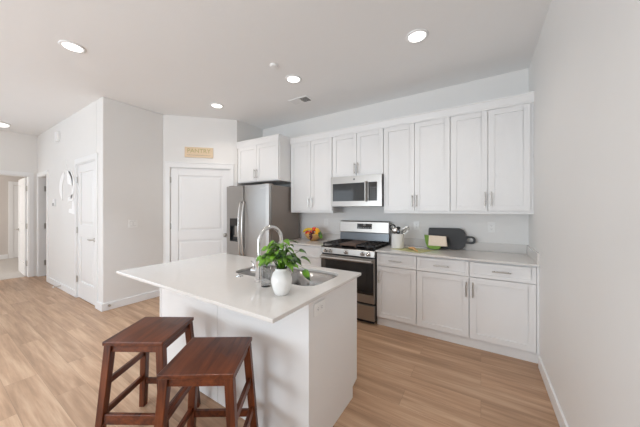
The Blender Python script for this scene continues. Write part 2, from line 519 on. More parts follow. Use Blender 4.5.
# door_2: closet door in the hall wall (face toward the room is -y)
d = sthing('door_2', (-5.06, YL, 0))
T = Matrix.Translation((-5.46, YL + 0.01, 0))
leaf = obj('door_leaf', door_leaf(0.79, 2.115, [(0.27, 0.98), (1.17, 1.99)], T), 'trim', d, 0.003)
b = B()
for x0, x1, z0, z1 in ((-4.655, -4.575, 0, 2.13), (-5.535, -5.475, 0, 2.13), (-5.535, -4.575, 2.13, 2.21)): box(b, x0, x1, YL - 0.014, YL + 0.004, z0, z1)
obj('casing', b, 'trim', d, 0.003)
b = B(); box(b, -5.475, -5.462, YL, YL + .12, 0, 2.13); box(b, -4.668, -4.655, YL, YL + .12, 0, 2.13); box(b, -5.462, -4.668, YL, YL + .12, 2.117, 2.13)
obj('jamb', b, 'trim', d)
knob(Matrix.Translation((-4.75, YL + 0.01, 0.965)), 'door_handle', leaf, lever=-1)
hinge(Matrix.Translation((-5.462, YL + 0.004, 0)), d, (0.30, 1.08, 1.88))

# door_3: bedroom door, standing open into the bedroom
d = sthing('door_3', (XH, 0.82, 0))
T = Matrix.Translation((-8.10, 1.222, 0)) @ Matrix.Rotation(PI, 4, 'Z')
leaf = obj('door_leaf', door_leaf(0.80, 2.08, [(0.27, 0.92), (1.10, 1.95)], Matrix.Translation((-8.10, 1.25, 0)) @ Matrix.Rotation(PI - 0.03, 4, 'Z') @ Matrix.Translation((0, 0.0, 0))), 'trim', d, 0.003)
b = B()
for y0, y1, z0, z1 in ((1.255, 1.32, 0, 2.105), (0.325, 0.40, 0, 2.105), (0.325, 1.32, 2.105, 2.18)): box(b, XH - 0.004, XH + 0.014, y0, y1, z0, z1)
obj('casing', b, 'trim', d, 0.003)
b = B(); box(b, XH - .12, XH, 1.243, 1.255, 0, 2.105); box(b, XH - .12, XH, .40, .412, 0, 2.105); box(b, XH - .12, XH, .412, 1.243, 2.093, 2.105)
obj('jamb', b, 'trim', d)
for z in (0.28, 1.06, 1.85):
    b = B(); box(b, XH - 0.118, XH - 0.075, 1.228, 1.2435, z - 0.055, z + 0.055); obj('hinge', b, 'nickel', d)
knob(Matrix.Translation((-8.83, 1.235, 0.96)), 'door_handle', leaf, lever=1)

# door_5: den door standing open behind the narrow doorway
d = sthing('door_5', (-7.53, YL, 0))
b = B()
for x0, x1, z0, z1 in ((-7.945, -7.87, 0, 2.10), (-7.20, -7.125, 0, 2.10), (-7.945, -7.125, 2.10, 2.175)): box(b, x0, x1, YL - 0.014, YL + 0.004, z0, z1)
obj('casing', b, 'trim', d, 0.003)
b = B(); box(b, -7.87, -7.857, YL, 1.62, 0, 2.10); box(b, -7.90, -7.87, YL + .12, 1.62, 0, 2.10); box(b, -7.213, -7.20, YL, YL + .12, 0, 2.10); box(b, -7.857, -7.213, YL, YL + .12, 2.087, 2.10)
obj('jamb', b, 'trim', d)
obj('door_leaf', door_leaf(0.62, 2.08, [(0.27, 0.92), (1.10, 1.95)], Matrix.Translation((-7.86, 1.655, 0)) @ Matrix.Rotation(0.25, 4, 'Z') @ Matrix.Rotation(PI / 2, 4, 'Z')), 'trim', d, 0.003)
for z in (0.28, 1.06, 1.85):
    b = B(); box(b, -7.858, -7.846, 1.448, 1.488, z - 0.055, z + 0.055)
    obj('hinge', b, 'nickel', d)

# door_6: door casing on the far bedroom wall
d = sthing('door_6', (-11.48, 1.9, 0))
b = B()
for y0, y1, z0, z1 in ((1.41, 1.50, 0.004, 2.12), (2.28, 2.37, 0.004, 2.12), (1.41, 2.37, 2.12, 2.22)): box(b, -11.48, -11.455, y0, y1, z0, z1)
obj('casing', b, 'trim', d)
leaf = obj('door_leaf', door_leaf(0.78, 2.11, [(0.27, 0.92), (1.10, 1.95)], Matrix.Translation((-11.465, 1.5, 0)) @ Matrix.Rotation(PI / 2, 4, 'Z')), 'trim', d)

# ================================================================ CABINETS
def shaker(x0, x1, z0, z1, y, rail=0.058, t=0.02, dep=0.008):
    bm = B()
    box(bm, x0, x0 + rail, y, y + t, z0, z1); box(bm, x1 - rail, x1, y, y + t, z0, z1)
    box(bm, x0 + rail, x1 - rail, y, y + t, z0, z0 + rail); box(bm, x0 + rail, x1 - rail, y, y + t, z1 - rail, z1)
    box(bm, x0 + rail, x1 - rail, y + dep, y + t, z0 + rail, z1 - rail)
    bmesh.ops.remove_doubles(bm, verts=bm.verts, dist=1e-5)
    return bm
def pull(parent, x, y, z, ln=0.15, horiz=False):
    bm = B(); r = 0.0055; o_ = 0.03
    if horiz:
        tube(bm, [(x - ln / 2, y - o_, z), (x + ln / 2, y - o_, z)], r, 10)
        for s in (-1, 1): tube(bm, [(x + s * (ln / 2 - 0.02), y, z), (x + s * (ln / 2 - 0.02), y - o_, z)], r * 0.9, 8)
    else:
        tube(bm, [(x, y - o_, z - ln / 2), (x, y - o_, z + ln / 2)], r, 10)
        for s in (-1, 1): tube(bm, [(x, y, z + s * (ln / 2 - 0.02)), (x, y - o_, z + s * (ln / 2 - 0.02))], r * 0.9, 8)
    return obj('handle', bm, 'nickel', parent, smooth=False)
YU = YB - 0.35       # door face of the upper cabinets
YF = 2.994           # door face of the base cabinets
G_ = 0.0025
def upper(label, x0, x1, z0, z1, y, splits, hx, hz, side=False, rail_b=0.035):
    t = thing('wall_cabinet', label, 'cabinet', ((x0 + x1) / 2, YB, z0))
    b = B(); box(b, x0, x1, y + 0.022, YB, z0, z1); 
    obj('body', b, 'cab', t, 0.001)
    # crown: flat frieze that flares outward
    if True:
        b = B()
        prism(b, [(y + 0.022, z1 - 0.0), (y + 0.022, z1 - 0.105), (y + 0.002, z1 - 0.105), (y + 0.002, z1 - 0.085), (y - 0.008, z1 - 0.02), (y - 0.016, z1 - 0.012), (y - 0.016, z1)], 'x', x0, x1)
        if side: prism(b, [(x1 + 0.001, z1 - 0.105), (x1 + 0.012, z1 - 0.02), (x1 + 0.016, z1 - 0.012), (x1 + 0.016, z1), (x1, z1), (x1, z1 - 0.105)], 'y', y - 0.016, YU + 0.0)
        obj('crown_molding', b, 'cab', t)
    top = z1 - 0.108
    for (a, c), h in zip(splits, hx):
        dr = obj('door', shaker(a + G_, c - G_, z0 + rail_b, top, y), 'cab', t, 0.0015)
        pull(dr, h, y, hz, 0.15)
    return t
ZT = 2.575
upper('two-door white wall cabinet between the fridge and microwave', -2.640, -1.848, 1.358, ZT, YU, [(-2.625, -2.233), (-2.233, -1.855)], [-2.262, -2.204], 1.515)
upper('short two-door white wall cabinet above the microwave', -1.848, -1.08, 1.874, ZT, YU, [(-1.843, -1.461), (-1.461, -1.082)], [-1.486, -1.436], 1.98, rail_b=0.003)
upper('two-door white wall cabinet directly right of the microwave', -1.08, -0.297, 1.358, ZT, YU, [(-1.077, -0.689), (-0.689, -0.299)], [-0.714, -0.664], 1.51)
upper('two-door white wall cabinet in the corner against the right wall', -0.297, XR, 1.358, ZT, YU, [(-0.295, 0.063), (0.063, 0.421)], [0.035, 0.091], 1.52)
upper('deep two-door white cabinet over the refrigerator', XF, -2.642, 1.865, ZT, 2.99, [(-3.575, -3.128), (-3.128, -2.652)], [-3.155, -3.100], 1.995, rail_b=0.012, side=True)

def lower(label, x0, x1, cols, handles_v, drawers=None, filler=None):
    t = thing('base_cabinet', label, 'cabinet', ((x0 + x1) / 2, YB, 0))
    b = B(); box(b, x0, x1, YF + 0.022, YB - 0.002, 0.10, 0.892)
    obj('body', b, 'cab', t, 0.001)
    b = B(); box(b, x0, x1, YF + 0.032, YF + 0.05, 0, 0.10); obj('toe_kick', b, 'cab', t)
    if filler:
        b = B(); box(b, filler[0], filler[1], YF + 0.002, YF + 0.022, 0.10, 0.890); obj('filler_strip', b, 'cab', t)
    for (a, c), hv in zip(cols, handles_v):
        zs = drawers or [(0.728, 0.877)]
        for (z0, z1) in zs:
            dd = obj('drawer', shaker(a + G_, c - G_, z0, z1, YF, rail=0.034 if z1 - z0 < 0.17 else 0.05), 'cab', t, 0.0015)
            pull(dd, (a + c) / 2, YF, (z0 + z1) / 2 + 0.003, 0.15, True)
        if not drawers:
            dr = obj('door', shaker(a + G_, c - G_, 0.105, 0.722, YF), 'cab', t, 0.0015)
            pull(dr, hv, YF, 0.60, 0.15)
    return t
lower('white base cabinet left of the range, with stacked drawers', -2.64, -1.850, [(-2.64, -1.852)], [0], drawers=[(0.728, 0.877), (0.42, 0.722), (0.105, 0.414)])
lower('narrow white base cabinet right of the range, one drawer and door', -1.076, -0.611, [(-1.074, -0.613)], [-1.045])
lower('middle white base cabinet with handle at its door\'s right edge', -0.611, -0.100, [(-0.609, -0.102)], [-0.128])
lower('white base cabinet against the right wall, handle at door\'s left edge', -0.100, XR, [(-0.098, 0.427)], [-0.070], filler=(0.428, XR))

# counters
b = B(); box(b, -1.078, XR, 2.968, YB, 0.893, 0.914)
ct = obj('countertop', b, 'quartz', None, 0.003); tag(ct, 'off-white quartz countertop right of the range', 'countertop')
b = B(); box(b, -1.078, XR - 0.02, YB - 0.02, YB, 0.914, 1.014); obj('backsplash', b, 'quartz', ct, 0.002)
b = B(); box(b, XR - 0.02, XR, 2.968, YB, 0.914, 1.014); obj('backsplash', b, 'quartz', ct, 0.002)
b = B(); box(b, -2.64, -1.848, 2.968, YB, 0.893, 0.914)
ct = obj('countertop', b, 'quartz', None, 0.003); tag(ct, 'short off-white quartz countertop between fridge and range', 'countertop')
b = B(); box(b, -2.64, -1.848, YB - 0.02, YB, 0.914, 1.014); obj('backsplash', b, 'quartz', ct, 0.002)

# ================================================================ REFRIGERATOR
fx0, fx1, fy0, fy1, fz = -3.612, -2.66, 2.785, 3.53, 1.79
t = thing('refrigerator', 'stainless steel side-by-side refrigerator with ice dispenser', 'refrigerator', ((fx0 + fx1) / 2, (fy0 + fy1) / 2, 0))
b = B(); box(b, fx0 + 0.022, fx1, fy0 + 0.075, fy1, 0.02, fz - 0.012); obj('body', b, 'fside', t, 0.004)
b = B(); box(b, fx0 + 0.02, fx1 - 0.02, fy0 + 0.06, fy0 + 0.12, 0.0, 0.07); obj('kick_grille', b, 'black', t)
def curved_door(x0, x1, z0, z1, hole=None):
    bm = B(); n = 10
    # gently bowed front
    pts = []
    for i in range(n + 1):
        s = i / n; x = x0 + (x1 - x0) * s
        edge = 0.012 * (max(0, 1 - min(s, 1 - s) * 9)) ** 2
        pts.append((x, fy0 + edge))
    pts += [(x1, fy0 + 0.065), (x0, fy0 + 0.065)]
    prism(bm, pts, 'z', z0, z1)
    return bm
xs = -3.205
b = B()
# left door built around the dispenser recess
zz = (0.055, 0.885, 1.262, fz)
dx0, dx1 = -3.530, -3.322
bl = curved_door(fx0, xs - 0.003, 0.055, fz)
ld = obj('door', bl, 'steel', t, 0.004)
cut = bpy.data.objects.new('dispenser_cut', None)
bpy.data.objects.remove(cut)
# carve the recess by bisecting the front: use separate pieces instead
me = ld.data; bm = bmesh.new()
for (x0, x1, z0, z1) in ((fx0, dx0, 0.055, fz), (dx1, xs - 0.003, 0.055, fz), (dx0, dx1, 0.055, zz[1]), (dx0, dx1, zz[2], fz)):
    box(bm, x0, x1, fy0, fy0 + 0.065, z0, z1)
bmesh.ops.remove_doubles(bm, verts=bm.verts, dist=1e-5)
bmesh.ops.translate(bm, verts=bm.verts, vec=-wroot(t))
bm.to_mesh(me); bm.free()
ld.modifiers.clear()
b = B(); box(b, dx0, dx1, fy0 + 0.03, fy0 + 0.064, zz[1], zz[2])
box(b, dx0, dx0 + 0.006, fy0 - 0.003, fy0 + 0.05, zz[1], zz[2]); box(b, dx1 - 0.006, dx1, fy0 - 0.003, fy0 + 0.05, zz[1], zz[2])
box(b, dx0, dx1, fy0 - 0.003, fy0 + 0.05, zz[1], zz[1] + 0.02); box(b, dx0, dx1, fy0 - 0.003, fy0 + 0.05, zz[2] - 0.006, zz[2])
disp = obj('dispenser', b, 'darksteel', ld)
b = B(); box(b, dx0 + 0.006, dx1 - 0.006, fy0 - 0.002, fy0 + 0.045, 1.14, zz[2] - 0.006); obj('control_panel', b, 'blackglass', disp)
b = B(); box(b, -3.44, -3.385, fy0 + 0.02, fy0 + 0.045, 0.99, 1.14); box(b, -3.455, -3.37, fy0 + 0.012, fy0 + 0.05, 0.96, 0.985); obj('paddle', b, 'steel_h', disp, 0.003)
rd = obj('door', curved_door(xs + 0.003, fx1 - 0.003, 0.055, fz), 'steel', t, 0.003)
b = B(); box(b, -2.83, -2.73, fy0 - 0.002, fy0 + 0.002, 1.725, 1.738); obj('badge', b, 'nickel', rd)
for par, hx in ((ld, xs - 0.042), (rd, xs + 0.040)):
    b = B(); pts = []
    for i in range(17):
        s = i / 16; z = 0.66 + 0.88 * s
        pts.append((hx, fy0 - 0.018 - 0.05 * math.sin(PI * s) ** 0.6, z))
    tube(b, pts, 0.013, 10)
    for z in (0.68, 1.52): tube(b, [(hx, fy0, z), (hx, fy0 - 0.03, z)], 0.012, 10)
    obj('handle', b, 'handle_steel', par, smooth=True)
for hx in (fx0 + 0.08, fx1 - 0.08):
    b = B(); box(b, hx - 0.05, hx + 0.05, fy0 + 0.02, fy0 + 0.14, fz - 0.012, fz + 0.012); obj('hinge_cover', b, 'fside', t, 0.004)

# ================================================================ RANGE
rx0, rx1, ry = -1.843, -1.082, 2.95
t = thing('gas_range', 'stainless steel gas range with black grates and five knobs', 'stove', ((rx0 + rx1) / 2, 3.25, 0))
b = B(); box(b, rx0, rx1, ry + 0.03, YB - 0.03, 0.03, 0.895); obj('body', b, 'black', t, 0.002)
b = B(); box(b, rx0 + 0.03, rx1 - 0.03, ry + 0.05, YB - 0.1, 0.0, 0.03); obj('plinth', b, 'black', t)
b = B()
prism(b, [(ry + 0.03, 0.825), (ry - 0.015, 0.825), (ry - 0.005, 0.895), (ry + 0.01, 0.912), (ry + 0.05, 0.912)], 'x', rx0, rx1)
cp = obj('control_panel', b, 'steel_h', t, 0.002)
for kx in (-1.765, -1.69, -1.4625, -1.235, -1.16):
    b = B()
    mt = Matrix.Translation((kx, ry - 0.011, 0.862)) @ Matrix.Rotation(PI / 2 + 0.12, 4, 'X')
    lathe(b, [(0.0, 0), (0.026, 0), (0.026, 0.006), (0.021, 0.010), (0.019, 0.034), (0.016, 0.038), (0, 0.038)], 0, 0, 20, mt, close=False)
    vs = box(b, -0.004, 0.004, -0.017, 0.017, 0.037, 0.043, mt)
    obj('knob', b, 'chrome', cp, smooth=False)
b = B(); box(b, rx0 + 0.003, rx1 - 0.003, ry - 0.012, ry + 0.03, 0.262, 0.803); dr = obj('oven_door', b, 'steel_h', t, 0.004)
b = B(); box(b, rx0 + 0.01, rx1 - 0.01, ry - 0.016, ry - 0.0115, 0.365, 0.755); obj('window', b, 'blackglass', dr)
b = B()
tube(b, [(rx0 + 0.02, ry - 0.055, 0.775), (rx1 - 0.02, ry - 0.055, 0.775)], 0.019, 14)
for x in (rx0 + 0.05, rx1 - 0.05): box(b, x - 0.02, x + 0.02, ry - 0.055, ry - 0.012, 0.762, 0.788)
obj('handle', b, 'steel_h', dr, smooth=False)
b = B(); box(b, rx0 + 0.003, rx1 - 0.003, ry - 0.008, ry + 0.03, 0.05, 0.235); obj('drawer', b, 'steel_h', t, 0.004)
b = B(); box(b, rx0, rx1, ry + 0.0, 3.50, 0.895, 0.917); obj('cooktop', b, 'enamel', t, 0.004)
# backguard
b = B()
prism(b, [(3.500, 0.895), (3.515, 1.065), (3.56, 1.065), (3.58, 0.895)], 'x', rx0, rx1); obj('riser', b, 'darksteel', t)
b = B()
prism(b, [(3.500, 1.065), (3.492, 1.075), (3.503, 1.225), (3.515, 1.238), (3.56, 1.238), (3.57, 1.065)], 'x', rx0, rx1); bg = obj('backguard', b, 'steel_h', t, 0.002)
b = B(); prism(b, [(3.4945, 1.125), (3.5005, 1.20), (3.506, 1.20), (3.506, 1.125)], 'x', -1.555, -1.325); dp = obj('display', b, 'blackglass', bg)
b = B()
box(b, -1.46, -1.42, 3.496, 3.499, 1.175, 1.19); obj('clock_digits', b, 'display', dp)
for i in range(6):
    b = B(); box(b, -1.54 + i * 0.037, -1.515 + i * 0.037, 3.493, 3.4965, 1.137, 1.146); obj('touch_key', b, 'display', dp)
# grates
def grate(x0, x1, parent):
    bm = B(); z0, z1 = 0.940, 0.958; y0, y1 = 2.985, 3.475; w_ = 0.012
    for y in (y0, y1 - w_): box(bm, x0, x1, y, y + w_, z0, z1)
    for x in (x0, x1 - w_): box(bm, x, x + w_, y0, y1, z0, z1)
    n = 3
    for i in range(1, n + 1):
        x = x0 + (x1 - x0) * i / (n + 1); box(bm, x - w_ / 2, x + w_ / 2, y0, y1, z0 + 0.003, z1 + 0.004)
    for y in (y0 + (y1 - y0) * k / 4 for k in (1, 2, 3)): box(bm, x0, x1, y - w_ / 2, y + w_ / 2, z0, z1)
    for x in (x0, x1 - w_):
        for y in (y0, y1 - w_): box(bm, x, x + w_, y, y + w_, 0.917, z0)
    obj('grate', bm, 'iron', parent)
grate(rx0 + 0.012, rx0 + 0.262, t); grate(rx1 - 0.262, rx1 - 0.012, t)
b = B(); box(b, rx0 + 0.266, rx1 - 0.266, 2.985, 3.475, 0.935, 0.958); 
for y in (2.99, 3.46):
    for x in (rx0 + 0.27, rx1 - 0.285): box(b, x, x + 0.015, y, y + 0.012, 0.917, 0.935)
obj('griddle', b, 'griddle', t, 0.004)
for bx in (rx0 + 0.137, rx1 - 0.137):
    for by in (3.10, 3.36):
        b = B(); lathe(b, [(0.0, 0.917), (0.05, 0.917), (0.048, 0.93), (0.033, 0.932), (0.032, 0.938), (0, 0.938)], bx, by, 20, close=False); obj('burner', b, 'iron', t)

# ================================================================ MICROWAVE
mx0, mx1, my, mz0, mz1 = -1.843, -1.085, 3.215, 1.452, 1.872
t = thing('microwave', 'stainless steel over-range microwave with dark glass door', 'microwave', ((mx0 + mx1) / 2, YB, mz0))
b = B(); box(b, mx0, mx1, my + 0.03, YB, mz0 + 0.006, mz1); obj('body', b, 'darksteel', t, 0.003)
b = B()
# front frame around glass
gx0, gx1, cx0, cx1 = mx0 + 0.03, -1.325, -1.268, mx1 - 0.062
gz0, gz1 = mz0 + 0.072, mz1 - 0.098
for (x0, x1, z0, z1) in ((mx0, mx1, gz1, mz1), (mx0, mx1, mz0, gz0), (mx0, gx0, gz0, gz1), (gx1, cx0, gz0, gz1), (cx1, mx1, gz0, gz1)): box(b, x0, x1, my, my + 0.03, z0, z1)
bmesh.ops.remove_doubles(b, verts=b.verts, dist=1e-5)
dr = obj('door', b, 'steel_h', t)
b = B(); box(b, gx0, gx1, my + 0.004, my + 0.03, gz0, gz1); obj('window', b, 'mwglass', dr)
b = B(); box(b, cx0, cx1, my + 0.003, my + 0.03, gz0, gz1); kp = obj('keypad', b, 'blackglass', t)
for i in range(4):
    for j in range(6):
        b = B(); box(b, cx0 + 0.025 + i * 0.026, cx0 + 0.037 + i * 0.026, my + 0.0015, my + 0.0035, gz0 + 0.02 + j * 0.03, gz0 + 0.028 + j * 0.03); obj('key', b, 'display', kp)
b = B()
tube(b, [(-1.297, my - 0.035, gz0 - 0.01), (-1.297, my - 0.035, gz1 + 0.01)], 0.014, 12)
for z in (gz0 + 0.01, gz1 - 0.01): tube(b, [(-1.297, my, z), (-1.297, my - 0.035, z)], 0.009, 8)
obj('handle', b, 'steel_h', dr)
b = B(); lathe(b, [(0, 0), (0.013, 0), (0.013, 0.002), (0, 0.002)], 0, 0, 20, Matrix.Translation((-1.475, my, mz1 - 0.048)) @ Matrix.Rotation(PI / 2, 4, 'X'), close=False); obj('badge', b, 'darksteel', dr)
b = B(); box(b, mx0 + 0.02, mx1 - 0.02, my + 0.02, YB - 0.03, mz0 - 0.002, mz0 + 0.006); obj('vent_grille', b, 'black', t)

# ================================================================ ISLAND
ix0, ix1, iy0, iy1 = -2.44, -0.81, 1.17, 1.817
t = thing('kitchen_island', 'white kitchen island cabinet with plain panels under quartz top', 'kitchen island', ((ix0 + ix1) / 2, (iy0 + iy1) / 2, 0))
b = B()
box(b, ix0 + 0.02, ix1 - 0.02, iy0 + 0.012, iy0 + 0.03, 0, 0.892); box(b, ix0 + 0.02, ix1 - 0.02, iy1 - 0.04, iy1 - 0.02, 0.10, 0.892)
box(b, ix0 + 0.02, ix1 - 0.02, iy0 + 0.03, iy1 - 0.04, 0.10, 0.118)
box(b, ix0 + 0.02, ix1 - 0.02, iy1 - 0.095, iy1 - 0.075, 0, 0.10)
obj('body', b, 'cab', t)
xm = -1.621
for (x0, x1) in ((ix0 + 0.021, xm - 0.002), (xm + 0.002, ix1 - 0.021)):
    b = B(); box(b, x0, x1, iy0, iy0 + 0.012, 0, 0.891); obj('back_panel', b, 'cab', t, 0.0015)
for (x0, x1) in ((ix0, ix0 + 0.02), (ix1 - 0.02, ix1)):
    b = B()
    prism(b, [(iy0 - 0.004, 0), (iy1 - 0.075, 0), (iy1 - 0.075, 0.08), (iy1, 0.10), (iy1, 0.892), (iy0 - 0.004, 0.892)], 'x', x0, x1)
    obj('end_panel', b, 'cab', t, 0.0015)
nd = 4
for i in range(nd):
    a = ix0 + 0.02 + (ix1 - ix0 - 0.04) * i / nd; c = ix0 + 0.02 + (ix1 - ix0 - 0.04) * (i + 1) / nd
    bm = shaker(a + G_, c - G_, 0.105, 0.88, 0)
    bmesh.ops.scale(bm, vec=(1, -1, 1), verts=bm.verts); bmesh.ops.translate(bm, vec=(0, iy1, 0), verts=bm.verts)
    dd = obj('door', bm, 'cab', t)
    b = B(); hx = c - 0.03 if i % 2 == 0 else a + 0.03
    tube(b, [(hx, iy1 + 0.03, 0.66), (hx, iy1 + 0.03, 0.81)], 0.0055, 8)
    for z in (0.68, 0.79): tube(b, [(hx, iy1, z), (hx, iy1 + 0.03, z)], 0.005, 8)
    obj('handle', b, 'nickel', dd)
# top with sink cut-out
sx0, sx1, sy0, sy1 = -1.675, -0.895, 1.325, 1.745
b = B(); slab_with_holes(b, [(-2.465, 0.851), (-0.787, 0.851), (-0.787, 1.85), (-2.465, 1.85)], [rrect(sx0, sx1, sy0, sy1, 0.10)], 0.893, 0.914)
ic = obj('countertop', b, 'quartz', None, 0.003); tag(ic, 'large off-white quartz island countertop with a sink cut-out', 'countertop')
# sink
b = B()
sm = -1.27
bowls = [rrect(sx0 + 0.004, sm - 0.012, sy0 + 0.004, sy1 - 0.004, 0.065), rrect(sm + 0.012, sx1 - 0.004, sy0 + 0.004, sy1 - 0.004, 0.095)]
slab_with_holes(b, rrect(sx0 - 0.015, sx1 + 0.015, sy0 - 0.015, sy1 + 0.015, 0.08), bowls, None, 0.892)
for lp in bowls:
    cx = sum(p[0] for p in lp) / len(lp); cy = sum(p[1] for p in lp) / len(lp)
    prev = None
    for z, k in ((0.892, 1.0), (0.72, 0.985), (0.69, 0.96), (0.675, 0.90), (0.672, 0.5), (0.668, 0.12)):
        ring = [b.verts.new((cx + (x - cx) * k, cy + (y - cy) * k, z)) for x, y in lp]
        if prev:
            for i in range(len(ring)):
                j = (i + 1) % len(ring); b.faces.new((prev[i], prev[j], ring[j], ring[i]))
        prev = ring
    b.faces.new(prev)
bmesh.ops.remove_doubles(b, verts=b.verts, dist=1e-5)
sk = thing('kitchen_sink', 'double-bowl stainless steel undermount sink in the island', 'sink', (sm, 1.535, 0.668))
so = obj('basin', b, 'sinks', sk, smooth=True)
for cx in (-1.45, -1.06):
    b = B(); lathe(b, [(0, 0.671), (0.02, 0.671), (0.036, 0.675), (0.042, 0.672)], cx, 1.535, 20, close=False); obj('drain', b, 'darksteel', sk)
# faucet
fx, fy = -1.283, 1.252
t = thing('faucet', 'tall chrome gooseneck faucet beside the island sink', 'faucet', (fx, fy, 0.914))
b = B(); lathe(b, [(0, 0.914), (0.031, 0.914), (0.031, 0.922), (0.025, 0.93), (0.0265, 1.06), (0.019, 1.078), (0, 1.078)], fx, fy, 24, close=False); obj('base', b, 'chrome', t, smooth=False)
b = B(); pts = [(fx, fy, 1.02), (fx, fy, 1.08), (fx, fy, 1.17)]
Rr = 0.098
for i in range(1, 15):
    a = PI * i / 14
    pts.append((fx + 0.015 * (1 - math.cos(a)), fy + Rr - Rr * math.cos(a), 1.182 + Rr * math.sin(a)))
pts.append((fx + 0.03, fy + 2 * Rr, 1.13))
tube(b, pts, 0.0135, 14); obj('spout', b, 'chrome', t, smooth=True)
b = B(); tube(b, [(fx + 0.03, fy + 2 * Rr, 1.14), (fx + 0.03, fy + 2 * Rr, 1.05), (fx + 0.03, fy + 2 * Rr, 1.035)], [0.0165, 0.018, 0.014], 16); obj('spray_head', b, 'chrome', t)
b = B(); tube(b, [(fx - 0.015, fy, 0.985), (fx - 0.062, fy - 0.005, 0.985)], 0.018, 14); tube(b, [(fx - 0.045, fy - 0.004, 0.985), (fx - 0.05, fy - 0.01, 1.03), (fx - 0.058, fy - 0.018, 1.05)], [0.007, 0.006, 0.005], 8)
obj('lever', b, 'chrome', t)
b = B(); lathe(b, [(0, 0.914), (0.024, 0.914), (0.022, 0.92), (0.014, 0.922), (0.013, 0.926), (0, 0.926)], -1.50, 1.27, 20, close=False)
tag(obj('sink_button', b, 'chrome', None), 'small round chrome air-switch button left of the faucet', 'button')
# soap glass
t = thing('tumbler', 'slim clear glass tumbler between the faucet and vase', 'glass', (-1.165, 1.197, 0.914))
b = B(); lathe(b, [(0, 0.914), (0.029, 0.914), (0.030, 0.925), (0.031, 1.085), (0.0285, 1.085), (0.0275, 0.93), (0, 0.927)], -1.165, 1.197, 28, close=False)
obj('glass_wall', b, 'glass', t)
# vase and plant
vx, vy = -0.980, 1.134
t = thing('vase', 'white textured ceramic vase near the island sink', 'vase', (vx, vy, 0.914))
b = B(); lathe(b, [(0, 0.914), (0.036, 0.914), (0.040, 0.918), (0.052, 0.950), (0.060, 0.985), (0.060, 1.005), (0.052, 1.035), (0.040, 1.050), (0.036, 1.058), (0.040, 1.066), (0.036, 1.066), (0.032, 1.058), (0.036, 1.045), (0.050, 1.0), (0.03, 0.93), (0, 0.925)], vx, vy, 36, close=False)
obj('vessel', b, 'vasec', t, smooth=True)
random.seed(11)
pl = thing('potted_greenery', 'bushy green leafy cuttings standing in the white vase', 'plant', (vx, vy, 1.05))
lb = B(); sb = B()
def leaf(bm, p, d, up, L, wd):
    d = d.normalized(); side = d.cross(up).normalized(); up2 = side.cross(d).normalized()
    rows = [(0, 0.0, 0), (0.08, 0.42, 0.02), (0.28, 0.52, 0.05), (0.55, 0.38, 0.05), (0.8, 0.17, 0.02), (1.0, 0.0, -0.06)]
    prev = None
    for s, w_, hgt in rows:
        c = p + d * (L * s) + up2 * (L * (hgt - 0.35 * s * s))
        if w_ == 0: cur = [bm.verts.new(c)]
        else: cur = [bm.verts.new(c - side * wd * w_ + up2 * wd * 0.14), bm.verts.new(c), bm.verts.new(c + side * wd * w_ + up2 * wd * 0.14)]
        if prev:
            if len(prev) == 1 and len(cur) == 3: bm.faces.new((prev[0], cur[0], cur[1])); bm.faces.new((prev[0], cur[1], cur[2]))
            elif len(prev) == 3 and len(cur) == 3:
                bm.faces.new((prev[0], cur[0], cur[1], prev[1])); bm.faces.new((prev[1], cur[1], cur[2], prev[2]))
            else: bm.faces.new((prev[0], cur[0], prev[1])); bm.faces.new((prev[1], cur[0], prev[2]))
        prev = cur
tips = []
n = 60
for i in range(n):
    a = i * 2.39996; q = math.sqrt((i + 0.5) / n)
    rr = 0.082 * q
    z = 1.085 + 0.105 * (1 - q ** 2) * random.uniform(0.55, 1.15) + random.uniform(-0.012, 0.03)
    tips.append((Vector((vx + rr * math.cos(a), vy + rr * math.sin(a), z)), q))
rx_, ry_ = math.cos(0.5632), math.sin(0.5632)     # sideways across the island
for dx, z in ((0.150, 1.048), (0.12, 1.11), (0.115, 1.15), (-0.10, 1.115), (-0.07, 1.165), (-0.02, 1.205), (0.045, 1.205), (-0.06, 1.10), (0.09, 1.10), (0.03, 1.08)):
    tips.append((Vector((vx + dx * rx_, vy + dx * ry_, z)), abs(dx) / 0.12))
for p, q in tips:
    p = p + Vector((-0.014 * rx_, -0.014 * ry_, 0.012))
    base_ = Vector((vx + random.uniform(-.012, .012), vy + random.uniform(-.012, .012), 1.035))
    mid = (base_ + p) / 2 + Vector((0, 0, 0.02 + 0.02 * q))
    st_ = p
    tube(sb, [base_, mid, st_], [0.0022, 0.0018, 0.0012], 5)
    out = Vector((p.x - vx, p.y - vy, 0)); 
    if out.length < 1e-3: out = Vector((1, 0, 0))
    out.normalize()
    d_ = out * random.uniform(0.5, 1.0) + Vector((random.uniform(-.5, .5), random.uniform(-.5, .5), random.uniform(-0.45, 0.25) - 0.2 * q))
    if p.z < 1.065: d_ = out * 0.3 + Vector((0, 0, -1))
    up_ = Vector((random.uniform(-.5, .5), random.uniform(-.5, .5) - 0.4, 1)) if p.z >= 1.065 else Vector((0.3, -1, 0.1))
    leaf(lb, st_, d_, up_, 0.085 if p.z < 1.065 else random.uniform(0.045, 0.075), random.uniform(0.034, 0.050))
fo = obj('foliage', lb, 'leaf', pl, smooth=True)
obj('stems', sb, M['leaf'], pl, smooth=True)

